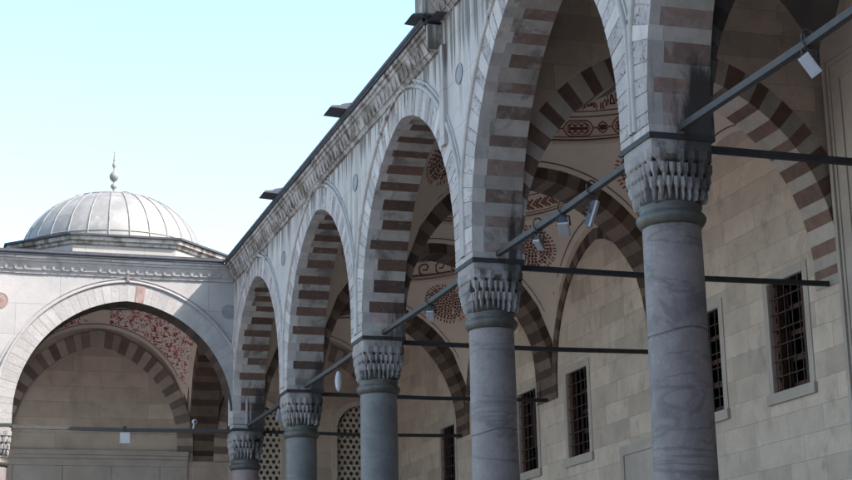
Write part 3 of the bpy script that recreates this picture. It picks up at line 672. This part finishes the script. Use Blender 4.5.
for xc, hw in LW:
    O = win_outline(xc, hw); b = MB()
    for p, q in zip(O, O[1:]): b.face([(p[0], YB, CAP + p[1]), (q[0], YB, CAP + q[1]), (q[0], YB + .3, CAP + q[1]), (p[0], YB + .3, CAP + p[1])])
    for p, q in zip(O, O[1:]):
        k = 1 + .13 / hw; sc_ = lambda r: (xc + (r[0] - xc) * k, r[1] + (.11 * max(0, min(1, (r[1] - Zsp) / .3))))
        p2, q2 = sc_(p), sc_(q)
        b.face([(p[0], YB - .03, CAP + p[1]), (q[0], YB - .03, CAP + q[1]), (q2[0], YB - .03, CAP + q2[1]), (p2[0], YB - .03, CAP + p2[1])])
        b.face([(p2[0], YB - .03, CAP + p2[1]), (q2[0], YB - .03, CAP + q2[1]), (q2[0], YB, CAP + q2[1]), (p2[0], YB, CAP + p2[1])])
        b.face([(p[0], YB - .03, CAP + p[1]), (q[0], YB - .03, CAP + q[1]), (q[0], YB, CAP + q[1]), (p[0], YB, CAP + p[1])])
    w_ = b.build('window', 'lattice', back)
    b = MB(); pt = .148; rh = .047; row = 0; z = Zbot + .08; yy = YB + .08
    inside = lambda x, zz: abs(x - xc) < hw + .06 and zz < Ztop + .05
    while z < Ztop:
        x = xc - hw + (.5 if row % 2 else 0) * pt
        while x < xc + hw + .05:
            # is the cell under the curve?
            ok = True
            lim = Ztop
            for p, q in zip(O[1:-1], O[2:-1]):
                a_, c_ = sorted((p, q));
                if a_[0] <= x <= c_[0] and c_[0] > a_[0]: lim = a_[1] + (c_[1] - a_[1]) * (x - a_[0]) / (c_[0] - a_[0])
            if z < lim - .02 and abs(x - xc) < hw + .02:
                hexo = [(x + pt / math.sqrt(3) * math.sin(PI / 3 * k), z + pt / math.sqrt(3) * math.cos(PI / 3 * k)) for k in range(6)]
                n = 12
                inn = [(x + rh * math.sin(2 * PI * k / n), z + rh * math.cos(2 * PI * k / n)) for k in range(n)]
                out = []
                for k in range(6): p, q = hexo[k], hexo[(k + 1) % 6]; out += [p, ((p[0] + q[0]) / 2, (p[1] + q[1]) / 2)]
                b.grid([[(px, yy, CAP + pz) for px, pz in out], [(px, yy, CAP + pz) for px, pz in inn], [(px, yy + .05, CAP + pz) for px, pz in inn]], 0, False, True)
            x += pt
        z += pt * .866; row += 1
    b.build('pierced_screen', 'lattice', w_)
    b = MB(); b.box(xc - hw - .1, xc + hw + .1, YB + .3, YB + .9, CAP + Zbot, CAP + Ztop); b.build('dark_opening', 'dimglass', w_)  # pale box standing in for the lit space behind the screen
for xc, ok in ((-2.5, 1), (2.505, 0), (-7.5, 1)):
    mp = lambda u, z, w, xc=xc: (xc + u, YB - .05 + w, CAP + z)
    mb, P = arch(mp, a=1.90, rise=2.64, stilt=.35, d=.36, nh=19, ulim=2.3, T=.05, quoin=False, face_striped=True, first=1, proud=.004)
    mb.build('blind_arch', ['paletan', 'palebrown', 'ring', 'pitted'], back)
b = MB(); zt = CAP + .20
b.box(-9.8, -.36, YB - .16, YB, zt - .10, zt); b.box(-9.8, -.36, YB - .12, YB, zt - .18, zt - .102); b.box(-9.8, -.36, YB - .07, YB, zt - .34, zt - .182)
x = -9.8
while x < -.5:
    x1 = min(x + 1.1, -.36); b.box(x + .006, x1 - .006, YB - .06, YB, FLOOR, zt - .345); b.box(x + .14, x1 - .14, YB - .075, YB - .058, FLOOR, zt - .5); x += 1.1
b.build('dado', 'trim', back)

# ------------------------------------------------------------------ roof decks
rb = MB()
def deck(xc, yc, x0, x1, y0, y1, r=1.9, hole=True):
    z = CAP + ZE
    if not hole: rb.face([(x0, y0, z), (x1, y0, z), (x1, y1, z), (x0, y1, z)]); return
    n = 64; cor = [math.atan2(yy - yc, xx - xc) % (2 * PI) for xx in (x0, x1) for yy in (y0, y1)]
    T = sorted([2 * PI * k / n for k in range(n)] + cor)
    def ed(t):
        c, s = math.cos(t), math.sin(t); k = 1e9
        if c > 1e-9: k = min(k, (x1 - xc) / c)
        if c < -1e-9: k = min(k, (x0 - xc) / c)
        if s > 1e-9: k = min(k, (y1 - yc) / s)
        if s < -1e-9: k = min(k, (y0 - yc) / s)
        return (xc + c * k, yc + s * k, z)
    rb.grid([[(xc + r * math.cos(t), yc + r * math.sin(t), z) for t in T], [ed(t) for t in T]], 0, False, True)
for i in range(1, 4): deck(2.505, 2.5 + 5 * i, -.5, 6.2, 5 * i + (.3 if i == 1 else 0), 5 * i + 5)
deck(2.505, 22.66, .0, 6.2, 20, 25.4); deck(-2.5, 22.66, -5, 0, 19.5, 25.4); deck(-7.5, 22.6, -10, -5, 19.5, 25.4, hole=False); deck(0, 0, -.5, 0.0, 20, 20.0001, hole=False)
rb.face([(-.4, -10, CAP + ZH + .02), (5, -10, CAP + ZH + .02), (5, 5.7, CAP + ZH + .02), (-.4, 5.7, CAP + ZH + .02)])
tag(rb.build('portico_roof', 'lead'), 'lead covered roof deck behind the eaves of both arcades', 'roof')

# ------------------------------------------------------------------ outer dome
def lead_dome(xc, yc, label):
    d = thing('dome', (xc, yc, CAP + ZE), label, 'dome', 'lead domes on the portico roof')
    hf, ap, ch = 1.10, 2.28, 1.18
    def octa(s, z):
        h, a = hf * s, ap * s
        return [(xc - h, yc - a, CAP + z), (xc + h, yc - a, CAP + z), (xc + a, yc - h, CAP + z), (xc + a, yc + h, CAP + z), (xc + h, yc + a, CAP + z), (xc - h, yc + a, CAP + z), (xc - a, yc + h, CAP + z), (xc - a, yc - h, CAP + z)]
    b = MB(); b.grid([octa(.965, ZE - .02), octa(.965, 3.98)], 0, False, True); b.build('drum', 'drum', d)
    b = MB(); b.grid([octa(.965, 3.86), octa(.985, 3.88), octa(.99, 3.93), octa(1.015, 3.95), octa(1.02, 4.03)], 0, False, True); b.build('drum_cornice', 'cornice', d)
    b = MB(); b.grid([octa(1.0, 4.03), octa(1.04, 4.032), octa(1.04, 4.075), octa(.84, 4.16), octa(.6, 4.2)], 0, False, True); b.build('drum_roof', 'lead', d)
    a_, bz, zc = 1.97, 1.56, 4.02
    def dp(t, h, off=0): return (xc + (a_ + off) * math.cos(h) * math.cos(t), yc + (a_ + off) * math.cos(h) * math.sin(t), CAP + zc + (bz + off) * math.sin(h))
    b = MB(); n = 112; [b.grid([[dp(2 * PI * (g + .3 + q / 4) / 28, .02 + (PI / 2 - .05) * j / 24) for q in range(5)] for j in range(j0, j1 + 1)], 0, True, False, random.random()) for g in range(28) for j0, j1 in ((0, 7), (7, 16), (16, 24))]; sh = b.build('dome_shell', 'domelead', d)
    b = MB()
    for k in range(28):
        t = 2 * PI * (k + .3) / 28; top = 1.44 if k % 2 == 0 else 1.05
        b.tube([dp(t, .03 + (top - .03) * j / 14, .004) for j in range(15)], .017, 6, cap=False)
    for h in (1.05,): b.tube([dp(2 * PI * k / 72, h, .002) for k in range(73)], .02, 6, cap=False)
    b.tube([dp(2 * PI * k / 72, .17, .004) for k in range(73)], .014, 6, cap=False)
    b.build('lead_seams', 'seam', sh)
    b = MB(); z = CAP + zc + bz - .03
    b.lathe([(r_ * .64, z_) for r_, z_ in [(.20, -.02), (.17, .03), (.09, .07), (.055, .11), (.045, .17), (.10, .20), (.115, .24), (.09, .28), (.04, .30), (.035, .34), (.10, .37), (.155, .42), (.165, .47), (.13, .53), (.06, .57), (.03, .60), (.03, .66), (.06, .69), (.075, .73), (.055, .77), (.03, .80), (.045, .84), (.03, .89), (.015, .98), (.02, 1.02), (.004, 1.1)]], (xc, yc, z), 20)
    b.build('finial', 'seam', d)
lead_dome(-2.5, 22.5, 'low ribbed lead dome with a bulbed finial above the wide far arch')

# ------------------------------------------------------------------ tie rods
def rod(p, q, label, m='iron', h=.04):
    p, q = Vector(p), Vector(q); d = (q - p).normalized(); s = Vector((-d.y, d.x, 0)).normalized() * h; u = Vector((0, 0, h))
    b = MB(); rows = [[e + s - u, e + s + u, e - s + u, e - s - u] for e in (p, p.lerp(q, .5) - Vector((0, 0, .02)), q)]
    b.grid(rows, 0, False, True); b.face(rows[0]); b.face(rows[-1][::-1])
    o = b.build('tie_rod', m); return tag(o, label, 'tie rod', 'iron tie rods of the arcade')
xl = {0: 'black iron tie rod from the nearest column rightward to the portal', 5: 'black tie rod from the second column, ending beside the near barred window', 10: 'black tie rod from the third column, passing behind the second column',
      15: 'black tie rod from the fourth column, ending by the shuttered window', 20: 'lowest black tie rod, from the corner column across the end of the gallery'}
for y in xl: rod((.30, y, CAP + .03), (W + .03, y - .0, CAP + .03 if y else CAP + .03), xl[y], h=.031)
yl = {-5: 'grey tie rod at upper right with a floodlight hung from it', 0: 'grey tie rod holding three lamps between the two nearest columns', 5: 'grey tie rod between the second and third columns with a small lamp',
      10: 'grey tie rod with a white lamp between the third and fourth columns', 15: 'short looking tie rod between the two farthest columns'}
for y in yl: rod((0, y + .30, CAP + .11), (0, y + 4.70, CAP + .11), yl[y], 'rodgrey', .031)
rod((-4.7, YF, CAP + .03), (-.3, YF, CAP + .03), 'tie rod across the wide far arch, partly lit by the sun', 'rodgrey', .034)

# ------------------------------------------------------------------ lamps hung from the rods
def flood(y, label, size=(.10, .17, .24), tilt=.5, yaw=0., zoff=.0, thin=False, roll_=0.):
    x, z = 0, CAP + .11
    L = thing('floodlight', (x, y, z), label, 'lamp', 'lamps hung on the tie rods')
    w, l, h = size
    Mx = Matrix.Translation((x, y, z - .10 - h * .55 + zoff)) @ Matrix.Rotation(yaw, 4, 'Z') @ Matrix.Rotation(roll_, 4, 'Y') @ Matrix.Rotation(tilt, 4, 'X')
    T = lambda p: tuple(Mx @ Vector(p))
    b = MB(); d = .11 if not thin else .05
    b.hexa([T(p) for p in ((-w * .6, d, -h * .4), (w * .6, d, -h * .4), (w, 0, -h / 2), (-w, 0, -h / 2), (-w * .6, d, h * .4), (w * .6, d, h * .4), (w, 0, h / 2), (-w, 0, h / 2))])
    for k in range(5):
        t = (k - 2) * h * .16; b.hexa([T(p) for p in ((-w * .5, d * .8, t - .006), (w * .5, d * .8, t - .006), (w * .5, d + .03, t - .006), (-w * .5, d + .03, t - .006), (-w * .5, d * .8, t + .006), (w * .5, d * .8, t + .006), (w * .5, d + .03, t + .006), (-w * .5, d + .03, t + .006))])
    b.build('housing', 'lampdark', L)
    b = MB(); b.hexa([T(p) for p in ((-w * .96, -.001, -h * .48), (w * .96, -.001, -h * .48), (w * .96, -.022, -h * .48), (-w * .96, -.022, -h * .48), (-w * .96, -.001, h * .48), (w * .96, -.001, h * .48), (w * .96, -.022, h * .48), (-w * .96, -.022, h * .48))])
    b.build('front_panel', 'lampwhite', L)
    b = MB(); b.hexa([T(p) for p in ((-w * .8, -.022, -h * .4), (w * .8, -.022, -h * .4), (w * .8, -.026, -h * .4), (-w * .8, -.026, -h * .4), (-w * .8, -.022, h * .4), (w * .8, -.022, h * .4), (w * .8, -.026, h * .4), (-w * .8, -.026, h * .4))])
    b.build('glass', 'glass', L)
    b = MB(); a = Vector(T((-w - .01, d * .4, 0))); c = Vector(T((w + .01, d * .4, 0))); t1 = Vector((x - .07, y, z - .075)); t2 = Vector((x + .07, y, z - .075))
    b.tube([a, t1, t2, c], .011, 6)
    b.tube([(x + .058 * math.cos(k * PI / 8), y, z + .02 + .075 * math.sin(k * PI / 8)) for k in range(-8, 9)], .010, 6)
    b.build('bracket', 'rodgrey', L)
    b = MB(); h0 = Vector(T((0, d * .9, h * .1)))
    b.tube([h0, h0 + Vector((.03, .06, -.05)), Vector((x + .05, y + .14, z - .12)), Vector((x + .045, y + .24, z - .045)), Vector((x + .042, y + .5, z - .038)), Vector((x + .042, y + .9, z - .04))], .007, 6); b.build('cable', 'lampdark', L)
    return L
flood(-2.62, 'white fronted floodlight hanging alone at the upper right corner', (.052, .15, .20), .25, -.85, roll_=-.5)
flood(1.80, 'narrow bluish flat lamp, topmost of the three beside the rosette', (.04, .1, .30), .35, .9, thin=True)
flood(2.60, 'white floodlight, middle one of the three before the rosette', (.06, .12, .22), 1.1, -.5)
flood(3.35, 'small pale lamp, lowest of the three, in front of the red rosette', (.04, .12, .20), 1.2, -.7, thin=True)
flood(7.40, 'small lamp tilted below the tie rod left of the second column', (.055, .12, .2), 1.0, -.4)
flood(16.6, 'pale lamp cluster above the corner column', (.10, .12, .24), .5, .2)
L = thing('pendant_lamp', (0, 12.35, CAP + .11), 'elongated white lamp dangling left of the third column', 'lamp', 'lamps hung on the tie rods')
b = MB(); b.lathe([(.02, 0), (.035, -.02), (.055, -.08), (.062, -.17), (.05, -.26), (.025, -.32), (.005, -.33)], (0, 12.35, CAP - .02), 16); b.build('lamp_body', 'lampwhite', L)
b = MB(); b.tube([(0, 12.35, CAP - .02), (0, 12.35, CAP + .08)], .012, 6); b.build('hanger', 'iron', L)
L = thing('lamp_box', (-2.45, YF, CAP + .03), 'small pale box lamp under the middle of the far tie rod', 'lamp', 'lamps hung on the tie rods')
b = MB(); b.box(-2.54, -2.36, YF - .09, YF + .05, CAP - .27, CAP - .05); b.build('housing', 'lampwhite', L)
b = MB(); b.box(-2.48, -2.42, YF - .05, YF + .05, CAP - .052, CAP + .08); b.build('bracket', 'iron', L)
L = thing('camera_ball', (-1.05, YF, CAP + .07), 'little round white camera standing on the far tie rod', 'camera')
b = MB(); b.lathe([(.001, -.055), (.03, -.046), (.052, -.018), (.055, 0), (.049, .027), (.028, .049), (.001, .055)], (-1.05, YF - .02, CAP + .20), 16); b.build('camera_body', 'lampwhite', L)
b = MB(); b.lathe([(.001, .0), (.024, .0), (.025, .014), (.001, .015)], (0, 0, 0), 14)
o = b.build('lens', 'dark', L); o.matrix_parent_inverse = Matrix.Identity(4); o.location = (0.0, -.066, .13); o.rotation_euler = (PI / 2, 0, 0)
b = MB(); b.tube([(-1.08, YF, CAP + .0), (-1.07, YF, CAP + .08), (-1.05, YF, CAP + .16)], .02, 8); b.build('bracket', 'lampwhite', L)

# ------------------------------------------------------------------ unseen wing added behind the camera, closing the court to block low sky light
wing = thing('courtyard_wing', (-14, -18, 0), 'plain ashlar wing closing the courtyard behind the viewer', 'building')
b = MB(); b.box(-40, 6, -23, -17.5, 0, 11.5); b.box(-40.4, 6.4, -23.2, -17.2, 11.2, 11.5); b.build('masonry', 'ashlar', wing)
b = MB()
for k in range(8): b.box(-39 + 5 * k, -36.5 + 5 * k, -17.6, -17.47, 1.0, 5.2)
b.build('doorways', 'dark', wing)

# ------------------------------------------------------------------ ground
b = MB(); b.face([(-400, -400, 0), (400, -400, 0), (400, 400, 0), (-400, 400, 0)]); structure(b.build('ground', 'paving'))
b = MB(); b.box(-1.0, W + 1.3, -10, YB, -.05, FLOOR); b.box(-10, -1.0, YF - 1.0, YB, -.05, FLOOR); b.box(-1.5, -1.0, -10, YF - 1.5, -.05, FLOOR / 2); b.box(-10, -1.0, YF - 1.5, YF - 1.0, -.05, FLOOR / 2); structure(b.build('portico_floor', 'floorstone'))

# ------------------------------------------------------------------ light, sky, camera
D = Vector((-1, .8, -1.16)).normalized()
sun = bpy.data.lights.new('sun', 'SUN'); sun.energy = 2.55; sun.angle = math.radians(.53); sun.color = (1, .93, .84)
so = bpy.data.objects.new('sun', sun); COL.objects.link(so); so.rotation_euler = D.to_track_quat('-Z', 'Y').to_euler(); so.location = (20, -20, 30)
S = -D
w = bpy.data.worlds.new('World'); sc.world = w; w.use_nodes = True; N = w.node_tree.nodes; bg = N['Background']
sky = N.new('ShaderNodeTexSky'); sky.sky_type = 'NISHITA'; sky.sun_disc = False
sky.sun_elevation = math.asin(S.z); sky.sun_rotation = math.atan2(S.x, S.y); sky.air_density = .9; sky.dust_density = 1.5; sky.ozone_density = 1.0
tint = N.new('ShaderNodeMix'); tint.data_type = 'RGBA'; tint.blend_type = 'MULTIPLY'; tint.inputs[0].default_value = 1
tint.inputs[7].default_value = (.92, .965, .86, 1)      # the thin pale cast of this sky
w.node_tree.links.new(sky.outputs[0], tint.inputs[6]); w.node_tree.links.new(tint.outputs[2], bg.inputs['Color']); bg.inputs['Strength'].default_value = .15
cam = bpy.data.cameras.new('camera'); co = bpy.data.objects.new('camera', cam); COL.objects.link(co); sc.camera = co
yaw, pitch, roll = .3082, .2477, -.0216
fw = Vector((math.sin(yaw) * math.cos(pitch), math.cos(yaw) * math.cos(pitch), math.sin(pitch)))
r0 = Vector((math.cos(yaw), -math.sin(yaw), 0)); u0 = r0.cross(fw)
r = r0 * math.cos(roll) + u0 * math.sin(roll); u = u0 * math.cos(roll) - r0 * math.sin(roll)
mx = Matrix((r, u, -fw)).transposed().to_4x4(); mx.translation = (-1.3443 * B, -2.7184 * B, 1.6); co.matrix_world = mx
cam.sensor_width = 36; cam.lens = 1667.33 / 852 * 36; cam.clip_end = 1500; cam.clip_start = .1
sc.view_settings.view_transform = 'Standard'; sc.view_settings.look = 'None'; sc.view_settings.exposure = 1.95; sc.view_settings.gamma = 1
sc.cycles.max_bounces = 8; sc.cycles.diffuse_bounces = 6
